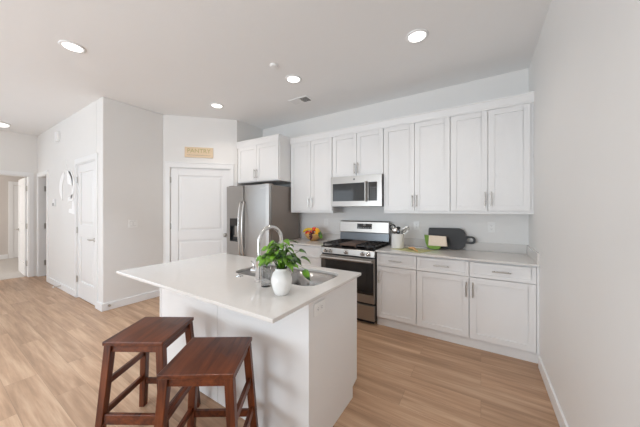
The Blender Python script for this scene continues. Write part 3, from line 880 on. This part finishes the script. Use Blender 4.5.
# ================================================================ STOOLS
def make_stool():
    t = thing('bar_stool', '', 'stool', (0, 0, 0), 'square mahogany stools at the island')
    H = 0.64; w2, d2 = 0.177, 0.177
    b = B(); box(b, -w2, w2, -d2, d2, H - 0.024, H)
    obj('seat', b, 'seatwood', t, 0.004)
    zt = H - 0.024; lw = 0.021
    tx, ty = w2 - 0.026, d2 - 0.028
    bx, by = tx + 0.044, ty + 0.036
    def at(sx, sy, z):
        k = (zt - z) / zt
        return sx * (tx + (bx - tx) * k), sy * (ty + (by - ty) * k)
    for sx in (-1, 1):
        for sy in (-1, 1):
            b = B(); p0 = at(sx, sy, 0); p1 = at(sx, sy, zt)
            ring = lambda c, z, s: [(c[0] - s, c[1] - s, z), (c[0] + s, c[1] - s, z), (c[0] + s, c[1] + s, z), (c[0] - s, c[1] + s, z)]
            hexa(b, ring(p0, 0, lw * 0.92) + ring(p1, zt, lw))
            obj('leg', b, 'legwood', t, 0.003)
    def rail(name, s, side, z0, z1, th=0.010):
        b = B()
        pts = []
        for z in (z0, z1):
            if side == 'x':    # runs along x at front/back
                (xa, ya), (xb, yb) = at(-1, s, z), at(1, s, z)
                q = lw - 0.002
                pts += [(xa + q, ya - th, z), (xb - q, yb - th, z), (xb - q, yb + th, z), (xa + q, ya + th, z)]
            else:
                (xa, ya), (xb, yb) = at(s, -1, z), at(s, 1, z)
                q = lw - 0.002
                pts += [(xa - th, ya + q, z), (xa + th, ya + q, z), (xb + th, yb - q, z), (xb - th, yb - q, z)]
        hexa(b, pts)
        obj(name, b, 'railwood', t, 0.002)
    for s in (-1, 1):
        rail('apron', s, 'x', zt - 0.042, zt, 0.009); rail('apron', s, 'y', zt - 0.042, zt, 0.009)
        rail('stretcher', s, 'y', 0.375, 0.412); rail('stretcher', s, 'y', 0.20, 0.238)
    rail('stretcher', -1, 'x', 0.17, 0.225); rail('stretcher', 1, 'x', 0.165, 0.205)
    return t
s1 = make_stool()
s1.location = (-1.790, 0.814, 0); s1.rotation_euler = (0, 0, 0.545)
s1['label'] = 'square mahogany wooden stool farther left, partly behind the nearer stool'
s2 = copy_tree(s1)
s2.location = (-1.216, 0.836, 0); s2.rotation_euler = (0, 0, 0.58)
s2['label'] = 'nearer square mahogany stool in front, closest to the island corner'

# ================================================================ COUNTER ITEMS
# utensil crock
cx, cy = -0.905, 3.30
t = thing('utensil_crock', 'white ceramic utensil crock right of the range', 'crock', (cx, cy, 0.914))
b = B(); lathe(b, [(0, 0.914), (0.073, 0.914), (0.077, 0.918), (0.079, 1.085), (0.081, 1.092), (0.081, 1.10), (0.072, 1.10), (0.071, 0.925), (0, 0.922)], cx, cy, 36, close=False); cr = obj('vessel', b, 'ceramic', t, smooth=True)
cr.modifiers.new('es', 'EDGE_SPLIT').split_angle = 0.7
def utensil(name, label, cat, dx, dy, lean, head, mt_, ln=0.2):
    base_ = Vector((cx - dx * 0.3, cy - dy * 0.3, 0.93)); top = Vector((cx + dx, cy + dy, 0.93 + ln))
    t = thing(name, label, cat, tuple(base_), 'cooking utensils standing in the white crock')
    b = B(); tube(b, [base_, top], 0.004, 8); obj('shaft', b, mt_, t)
    ax = (top - base_).normalized()
    return t, top, ax
# black ladle ring seen from the side
t, top, ax = utensil('ladle', 'black ring-ended utensil leaning left in the white crock', 'utensil', -0.060, 0.0, 0, 0, 'black', 0.235)
b = B(); R_ = 0.034; c_ = top + Vector((-0.005, 0, 0.012)); pts = [c_ + Vector((R_ * math.cos(a), 0, R_ * math.sin(a))) for a in [2 * PI * k / 16 for k in range(17)]]
tube(b, pts, 0.0085, 8); obj('hanging_loop', b, 'black', t)
t, top, ax = utensil('spatula', 'short black-topped utensil at the middle of the white crock', 'utensil', 0.0, 0.03, 0, 0, 'black', 0.235)
b = B(); ellipsoid(b, top, (0.030, 0.010, 0.022)); obj('head', b, 'black', t, smooth=True)
t, top, ax = utensil('serving_spoon', 'steel ladle bowl facing front in the white crock', 'utensil', -0.026, -0.03, 0, 0, 'nickel', 0.205)
b = B(); ellipsoid(b, top + Vector((0, -0.004, 0.006)), (0.042, 0.016, 0.036)); obj('bowl', b, 'nickel', t, smooth=True)
t, top, ax = utensil('slotted_spoon', 'dark slotted steel spoon in the middle of the white crock', 'utensil', 0.018, -0.035, 0, 0, 'nickel', 0.192)
b = B(); ellipsoid(b, top + Vector((0, -0.002, 0.004)), (0.030, 0.009, 0.028)); so_ = obj('bowl', b, 'darksteel', t, smooth=True)
t, top, ax = utensil('whisk', 'steel wire whisk leaning right out of the white crock', 'whisk', 0.058, 0.0, 0, 0, 'nickel', 0.185)
b = B(); ax = Vector((0.75, 0, 0.6)).normalized(); sd = Vector((-0.6, 0, 0.75)).normalized(); fw = Vector((0, 1, 0))
for k in range(6):
    ph = PI * k / 6; s_ = sd * math.cos(ph) + fw * math.sin(ph)
    pts = []
    for i in range(15):
        u = i / 14; a = 2 * PI * u
        pts.append(top - ax * 0.01 + ax * 0.125 * (1 - math.cos(a)) / 2 * 1.0 + s_ * 0.034 * math.sin(a))
    tube(b, pts, 0.0026, 5)
obj('wires', b, 'nickel', t)

# charcoal cutting board leaning on the backsplash
t = thing('cutting_board', 'charcoal paddle cutting board leaning on the backsplash', 'cutting board', (-0.36, 3.5, 0.914))
b = B()
lean = 0.17
out = [(-0.575, 0.0), (-0.575, 0.235), (-0.572, 0.252), (-0.56, 0.258), (-0.235, 0.262)] + [(-0.235 + 0.08 * math.sin(a), 0.182 + 0.08 * math.cos(a)) for a in [PI / 2 * k / 8 for k in range(1, 9)]] + [(-0.235 + 0.08 * math.cos(a), 0.08 - 0.08 * math.sin(a)) for a in [PI / 2 * k / 8 for k in range(0, 9)]]
hole = rrect(-0.14, -0.078, 0.102, 0.148, 0.02)
hout = [(-0.159, 0.079), (-0.105, 0.079)] + [(-0.094 + 0.044 * math.sin(a), 0.125 - 0.046 * math.cos(a)) for a in [PI * k / 10 for k in range(11)]] + [(-0.159, 0.171)]
slab_with_holes(b, out, [], 0, 0.016)
slab_with_holes(b, hout, [hole], 0.001, 0.015)
mt = Matrix.Translation((0, 3.528, 0.9155)) @ Matrix.Rotation(PI / 2 - lean, 4, 'X')
bmesh.ops.transform(b, matrix=mt, verts=b.verts)
obj('board', b, 'board', t)

# open cookbook standing in front of the board
bz_ = 0.9205
t = thing('cookbook', 'open green-covered cookbook with a cream page, standing before the board', 'book', (-0.46, 3.36, 0.914))
bx, by = -0.55, 3.40
R1 = Matrix.Translation((bx + 0.0, by, bz_)) @ Matrix.Rotation(-0.25, 4, 'Z') @ Matrix.Rotation(-0.22, 4, 'X')
b = B(); hexa(b, [(-0.008, 0, 0.040), (0.212, 0, 0.050), (0.212, 0.022, 0.050), (-0.008, 0.022, 0.040), (-0.012, 0, 0.168), (0.188, 0, 0.168), (0.188, 0.022, 0.168), (-0.012, 0.022, 0.168)])
bmesh.ops.transform(b, matrix=R1, verts=b.verts); obj('pages', b, 'cream', t)
b = B()
prism(b, [(-0.072, 0.170), (-0.013, 0.168), (-0.009, 0.039), (0.14, 0.045), (0.13, 0.012), (0.10, 0.0), (0.02, 0.0), (-0.02, 0.02), (-0.05, 0.08)], 'y', 0.0, 0.024)
bmesh.ops.transform(b, matrix=R1, verts=b.verts); obj('cover', b, 'green', t)
# leaflet and peg
b = B()
hexa(b, [(-0.955, 3.175, 0.9145), (-0.585, 3.02, 0.9145), (-0.47, 3.32, 0.9145), (-0.76, 3.42, 0.9145), (-0.955, 3.175, 0.9165), (-0.585, 3.02, 0.9165), (-0.47, 3.32, 0.9165), (-0.76, 3.42, 0.9165)])
tag(obj('placemat', b, 'leaflet', None), 'thin green and tan patterned mat lying in front of the crock', 'mat')
t = thing('wooden_spoon', 'small wooden spoon lying on the green patterned mat', 'spoon', (-0.68, 3.15, 0.9165))
b = B(); tube(b, [(-0.70, 3.25, 0.9255), (-0.625, 3.11, 0.924)], [0.010, 0.008], 8); obj('shaft', b, 'woodlight', t)
b = B(); ellipsoid(b, Vector((-0.72, 3.28, 0.930)), (0.045, 0.032, 0.013)); obj('bowl', b, 'woodlight', t, smooth=True)

# fruit bowl
bx, by = -2.235, 3.30
t = thing('fruit_bowl', 'round wooden bowl heaped with fruit beside the fridge', 'bowl', (bx, by, 0.914))
b = B(); lathe(b, [(0, 0.914), (0.05, 0.914), (0.055, 0.92), (0.10, 0.952), (0.133, 1.0), (0.137, 1.022), (0.131, 1.022), (0.125, 1.0), (0.095, 0.96), (0.05, 0.93), (0, 0.927)], bx, by, 36, close=False); obj('vessel', b, 'bowl', t, smooth=True)
def fruit(name, label, c, r, m, stem=True, mtx=None):
    o = thing(name, label, 'fruit', c)
    b = B(); ellipsoid(b, Vector(c), r, 20, 14, mtx)
    if name == 'apple':
        for v in b.verts:
            d = v.co - Vector(c); q = math.hypot(d.x, d.y) / r[0]
            if d.z > 0: v.co.z -= r[2] * 0.35 * max(0, 1 - q * 2.2)
    obj('flesh', b, m, o, smooth=True)
    if stem:
        b = B(); tube(b, [(c[0], c[1], c[2] + r[2] * 0.6), (c[0] + 0.004, c[1], c[2] + r[2] * 1.15)], 0.002, 6); obj('stem', b, 'stalk', o)
    return o
fruit('apple', 'dark red apple at left of the fruit bowl below the banana', (bx - 0.060, by - 0.065, 1.028), (0.037, 0.037, 0.034), 'apple')
fruit('apple', 'bright red apple on top of the heaped fruit', (bx + 0.015, by + 0.0, 1.085), (0.037, 0.037, 0.034), 'apple2')
fruit('apple', 'red apple in the middle of the bowl just left of the grapes', (bx + 0.012, by - 0.062, 1.040), (0.036, 0.036, 0.033), 'apple2')
fruit('orange', 'small orange at the bowl front rim between red apples', (bx - 0.018, by - 0.095, 1.012), (0.034, 0.034, 0.033), 'orange', stem=False)
fruit('mango', 'yellow-orange mango at right of the fruit bowl', (bx + 0.082, by - 0.01, 1.060), (0.036, 0.036, 0.048), 'mango', stem=True, mtx=Matrix.Rotation(-0.6, 4, 'Y'))
fruit('orange', 'orange lying low at right rim of the fruit bowl', (bx + 0.092, by - 0.05, 1.018), (0.032, 0.032, 0.031), 'mango', stem=False)
o = thing('banana', 'yellow banana curving over the left rim of the bowl', 'fruit', (bx - 0.06, by, 1.07))
b = B(); pts = []; rr = []
for i in range(15):
    s = i / 14; a = PI * (0.88 - 0.55 * s)
    pts.append((bx - 0.045 + 0.125 * math.cos(a), by - 0.035 + 0.015 * s, 1.005 + 0.080 * math.sin(a))); rr.append(0.021 * math.sin(PI * (0.10 + 0.82 * s)) ** 0.55)
tube(b, pts, rr, 10); obj('flesh', b, 'banana', o, smooth=True)
b = B(); p = Vector(pts[-1]); tube(b, [p - Vector((0.002, 0, 0)), p + Vector((0.018, 0, -0.004))], [0.008, 0.005], 8); obj('stem', b, 'stalk', o)
# grapes
random.seed(5)
o = thing('grape_bunch', 'bunch of dark red grapes hanging over the bowl front', 'fruit', (bx + 0.04, by - 0.12, 1.03))
for i in range(22):
    s = i / 21; z = 1.062 - 0.115 * s; wd = 0.026 * (1 - 0.75 * s) + 0.004
    yy = by - 0.105 - 0.035 * min(1, s * 1.6) + (0.012 if s > 0.7 else 0)
    b = B(); ellipsoid(b, Vector((bx + 0.048 - 0.008 * s + random.uniform(-wd, wd), yy + random.uniform(-0.010, 0.008), z)), (0.0105, 0.0105, 0.0115), 10, 8)
    obj('grape', b, 'grape', o, smooth=True)
b = B(); tube(b, [(bx + 0.045, by - 0.07, 1.085), (bx + 0.045, by - 0.11, 1.06), (bx + 0.045, by - 0.125, 1.0)], 0.002, 6); obj('stem', b, 'stalk', o)
# green leaf sprig beside the bowl
o = thing('leaf_sprig', 'green leaves hanging over the right rim of the fruit bowl', 'leaf', (bx + 0.15, by, 0.95))
b = B()
for (dx, z, dd, L_) in ((0.125, 1.045, (0.8, -0.1, -0.5), 0.07), (0.14, 1.03, (0.25, -0.2, -1), 0.085), (0.15, 1.02, (0.5, -0.1, -1), 0.07)):
    leaf(b, Vector((bx + dx, by - 0.04, z)), Vector(dd), Vector((0.2, -1, 0.3)), L_, 0.05)
obj('leaves', b, 'leaf', o, smooth=True)

# the heaped fruit and its bowl at their true size
piv = Vector((-2.235, 3.30, 0.914))
for o in list(C.objects):
    if o.parent is None and o.get('category') in ('fruit', 'bowl', 'leaf'):
        o.location = piv + (Vector(o.location) - piv) * 1.06 + Vector((-0.03, 0.09, 0)); o.scale = (1.06, 1.06, 1.06)

# ================================================================ WALL FITTINGS
def plate(name, label, mtx, w_=0.075, h_=0.118, kind='outlet', cat='outlet'):
    o = thing(name, label, cat, tuple(mtx.translation))
    b = B(); box(b, -w_ / 2, w_ / 2, -0.006, 0, -h_ / 2, h_ / 2, mtx); obj('cover_plate', b, 'plate', o, 0.002)
    if kind == 'outlet':
        for z in (-0.02, 0.02):
            b = B(); box(b, -0.016, 0.016, -0.008, -0.005, z - 0.014, z + 0.014, mtx); s_ = obj('socket', b, 'plate', o, 0.001)
            b = B()
            for x in (-0.006, 0.006): box(b, x - 0.001, x + 0.001, -0.0085, -0.0079, z - 0.004, z + 0.006, mtx)
            box(b, -0.002, 0.002, -0.0085, -0.0079, z - 0.010, z - 0.007, mtx)
            obj('slots', b, 'plate_d', s_)
    else:
        n_ = 2 if w_ > 0.09 else 1
        for i in range(n_):
            x = (i - (n_ - 1) / 2) * 0.046
            b = B(); box(b, x - 0.016, x + 0.016, -0.010, -0.005, -0.033, 0.033, mtx); obj('rocker', b, 'plate', o, 0.001)
            b = B(); box(b, x - 0.0175, x + 0.0175, -0.0062, -0.0055, -0.0345, 0.0345, mtx); obj('rocker_gap', b, 'plate_d', o)
    return o
I4 = Matrix.Identity(4)
plate('wall_outlet', 'white wall outlet above the counter just right of the crock', Matrix.Translation((-0.735, YB, 1.19)))
plate('wall_outlet', 'white wall outlet above the counter near the right wall', Matrix.Translation((0.105, YB, 1.197)))
plate('wall_outlet', 'white wall outlet above the fruit bowl left of the range', Matrix.Translation((-2.16, YB, 1.20)))
plate('island_outlet', 'white outlet set sideways in the island end panel', Matrix.Translation((ix1, 1.272, 0.825)) @ Matrix.Rotation(PI / 2, 4, 'Z') @ Matrix.Rotation(PI / 2, 4, 'Y'))
plate('light_switch', 'white double rocker light switch on the grey left wall', Matrix.Translation((XW, 1.738, 1.198)) @ Matrix.Rotation(PI / 2, 4, 'Z'), 0.118, 0.118, 'switch', 'switch')
# pantry sign
o = thing('pantry_sign', 'tan wooden sign above the pantry door', 'sign', tuple(Rd @ Vector((0.545, 0, 2.37))))
b = B(); box(b, 0.325, 0.768, -0.018, -0.001, 2.285, 2.457, Rd); sg = obj('board', b, 'sign', o, 0.002)
def text(body, size, mtx, name, material, parent, shear=0):
    cu = bpy.data.curves.new(name, 'FONT'); cu.body = body; cu.size = size; cu.extrude = 0.001; cu.align_x = 'CENTER'; cu.align_y = 'CENTER'; cu.shear = shear
    tmp = bpy.data.objects.new(name, cu); C.objects.link(tmp)
    dg = bpy.context.evaluated_depsgraph_get()
    me = bpy.data.meshes.new_from_object(tmp.evaluated_get(dg))
    bpy.data.objects.remove(tmp)
    bm = B(); bm.from_mesh(me); bmesh.ops.transform(bm, matrix=mtx, verts=bm.verts)
    return obj(name, bm, material, parent)
text('PANTRY', 0.098, Rd @ Matrix.Translation((0.546, -0.0195, 2.392)) @ Matrix.Rotation(PI / 2, 4, 'X'), 'lettering', 'sign_ink', sg)
b = B()
pts = [(0.36 + 0.37 * i / 60, -0.0195, 2.322 + 0.008 * math.sin(i * 1.3) * (0.6 + 0.4 * math.sin(i * 0.37))) for i in range(61)]
pts = [Rd @ Vector(p) for p in pts]
tube(b, pts, 0.0022, 5); obj('script_line', b, 'sign_ink2', sg)

# door chime, thermostat, door stop, bright patch on the hall wall
b = B(); box(b, -6.50, -6.36, YL - 0.045, YL, 2.62, 2.80); tag(obj('door_chime', b, 'whiteplastic', None, 0.006), 'white door chime box high on the hall wall', 'chime')
o = thing('thermostat', 'small grey thermostat on the hall wall left of the bright patch', 'thermostat', (-6.70, YL, 1.53))
b = B(); box(b, -6.755, -6.645, YL - 0.02, YL, 1.47, 1.60); obj('housing', b, 'whiteplastic', o, 0.006)
b = B(); box(b, -6.745, -6.655, YL - 0.024, YL - 0.02, 1.475, 1.53); obj('screen', b, 'device', o)
o = thing('door_stop', 'short spring door stop on the hall baseboard', 'door stop', (-6.25, YL - BT, 0.07))
b = B(); tube(b, [(-6.25, YL - BT, 0.065), (-6.25, YL - BT - 0.09, 0.065)], 0.008, 8); obj('spring', b, 'nickel', o)
b = B(); tube(b, [(-6.25, YL - BT - 0.088, 0.065), (-6.25, YL - BT - 0.105, 0.065)], 0.012, 8); obj('rubber_tip', b, 'whiteplastic', o)
o = thing('door_stop', 'small round door stop on baseboard of the grey left wall', 'door stop', (XW + BT, 1.43, 0.06))
b = B(); tube(b, [(XW + BT, 1.44, 0.065), (XW + BT + 0.03, 1.44, 0.065)], [0.016, 0.014], 12); obj('bumper', b, 'nickel', o)
# bright patch of light modelled as white curved strips, cord above
o = thing('wall_light_patch', 'white looped oval shapes standing for a bright patch of light on the hall wall', 'light patch', (-6.0, YL, 1.5))
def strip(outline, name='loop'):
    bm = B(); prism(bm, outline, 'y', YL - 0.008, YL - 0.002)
    obj(name, bm, 'patch_white', o)
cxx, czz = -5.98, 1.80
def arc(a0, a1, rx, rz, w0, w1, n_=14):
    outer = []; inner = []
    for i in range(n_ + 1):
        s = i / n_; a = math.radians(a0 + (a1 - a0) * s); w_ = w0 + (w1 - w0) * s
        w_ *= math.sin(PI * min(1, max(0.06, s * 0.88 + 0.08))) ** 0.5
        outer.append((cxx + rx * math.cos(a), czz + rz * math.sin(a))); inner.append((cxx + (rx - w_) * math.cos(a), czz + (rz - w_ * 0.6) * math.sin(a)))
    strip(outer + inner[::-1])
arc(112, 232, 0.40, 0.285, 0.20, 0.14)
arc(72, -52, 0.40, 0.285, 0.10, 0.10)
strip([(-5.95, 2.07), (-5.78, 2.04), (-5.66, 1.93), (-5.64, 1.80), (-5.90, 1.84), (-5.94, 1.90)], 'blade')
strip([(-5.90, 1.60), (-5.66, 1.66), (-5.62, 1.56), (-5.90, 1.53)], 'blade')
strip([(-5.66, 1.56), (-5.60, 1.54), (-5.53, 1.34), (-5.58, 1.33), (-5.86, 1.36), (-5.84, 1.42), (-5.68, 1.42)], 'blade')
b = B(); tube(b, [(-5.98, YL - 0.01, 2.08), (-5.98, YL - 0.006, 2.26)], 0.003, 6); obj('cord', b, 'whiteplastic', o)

# ================================================================ CEILING FITTINGS
def downlight(x, y, label, group='round recessed ceiling lights', power=2.9, spread=120, col=(1.0, 0.92, 0.84)):
    o = thing('recessed_light', label, 'light', (x, y, HC), group)
    b = B(); lathe(b, [(0.072, HC - 0.004), (0.076, HC - 0.010), (0.094, HC - 0.008), (0.098, HC), (0.072, HC)], x, y, 36, close=False); obj('trim_ring', b, 'whiteplastic', o, smooth=True)
    b = B(); lathe(b, [(0, HC - 0.006), (0.073, HC - 0.006), (0.073, HC - 0.001), (0, HC - 0.001)], x, y, 32, close=False); obj('diffuser', b, 'lamp', o)
    l = bpy.data.lights.new('lamp_light', 'AREA'); l.shape = 'DISK'; l.size = 0.15; l.energy = power; l.color = col; l.spread = math.radians(spread)
    lo = bpy.data.objects.new('lamp_light', l); C.objects.link(lo); lo.parent = o; lo.location = (0, 0, -0.012)
    return o
downlight(-3.315, 0.80, 'recessed ceiling light at upper left, above the hall corner', power=9, spread=80, col=(0.66, 0.83, 1.0))
downlight(-0.487, 2.41, 'recessed ceiling light nearest the right wall')
downlight(-1.898, 2.41, 'middle recessed ceiling light, beside the smoke detector')
downlight(-3.352, 2.41, 'recessed ceiling light in front of the pantry door')
for x, y, lb_ in ((-0.487, 0.80, 'recessed ceiling light above the right end of the island, out of frame'), (-1.898, 0.80, 'recessed ceiling light above the stools, out of frame'),
                 (-1.9, -1.4, 'added unseen ceiling light behind the camera over the dining area'), (-3.9, -1.2, 'added unseen ceiling light over the living area, nearer one'), (-6.0, -0.9, 'added unseen ceiling light over the far living area')):  # unseen lights; dining and living ones added to brighten floor and ceiling
    downlight(x, y, lb_, power=2.6 if y > 0 else 18, spread=110 if y > 0 else 85, col=(1.0, 0.94, 0.88) if y > 0 else (0.66, 0.83, 1.0))
x, y = -7.33, 0.78
o = thing('flush_light', 'round flush ceiling light at far left over the hall', 'light', (x, y, HC))
b = B(); lathe(b, [(0, HC), (0.15, HC), (0.15, HC - 0.02), (0.135, HC - 0.03), (0, HC - 0.03)], x, y, 40, close=False); obj('rim', b, 'whiteplastic', o)
b = B(); lathe(b, [(0, HC - 0.03), (0.13, HC - 0.03), (0.125, HC - 0.04), (0.10, HC - 0.05), (0, HC - 0.053)], x, y, 40, close=False); obj('diffuser', b, 'lamp', o, smooth=True)
x, y = -1.896, 2.068
o = thing('smoke_detector', 'small round white smoke detector on the ceiling', 'detector', (x, y, HC))
b = B(); lathe(b, [(0, HC), (0.045, HC), (0.045, HC - 0.008), (0.036, HC - 0.02), (0, HC - 0.022)], x, y, 28, close=False); obj('housing', b, 'whiteplastic', o)
# ceiling vent
o = thing('ceiling_vent', 'white two-way ceiling air vent near the upper cabinets', 'vent', (-2.18, 2.93, HC))
b = B(); x0, x1, y0, y1 = -2.345, -2.015, 2.845, 3.035
slab_with_holes(b, [(x0, y0), (x1, y0), (x1, y1), (x0, y1)], [[(x0 + .02, y0 + .02), (-2.19, y0 + .02), (-2.19, y1 - .02), (x0 + .02, y1 - .02)], [(-2.17, y0 + .02), (x1 - .02, y0 + .02), (x1 - .02, y1 - .02), (-2.17, y1 - .02)]], HC - 0.008, HC)
obj('frame', b, 'whiteplastic', o)
b = B(); box(b, x0 + .02, x1 - .02, y0 + .02, y1 - .02, HC - 0.0012, HC - 0.0004); obj('duct_opening', b, 'shade', o)
for (a, c, s) in ((x0 + .02, -2.19, 1), (-2.17, x1 - .02, -1)):
    b = B(); n_ = 7
    for i in range(n_):
        x = a + (c - a) * (i + 0.5) / n_
        hexa(b, [(x - 0.008 * s, y0 + .02, HC - 0.008), (x - 0.008 * s + 0.001, y0 + .02, HC - 0.008), (x - 0.008 * s + 0.001, y1 - .02, HC - 0.008), (x - 0.008 * s, y1 - .02, HC - 0.008),
                 (x + 0.008 * s, y0 + .02, HC - 0.0015), (x + 0.008 * s + 0.001, y0 + .02, HC - 0.0015), (x + 0.008 * s + 0.001, y1 - .02, HC - 0.0015), (x + 0.008 * s, y1 - .02, HC - 0.0015)])
    obj('louvre', b, 'whiteplastic', o)
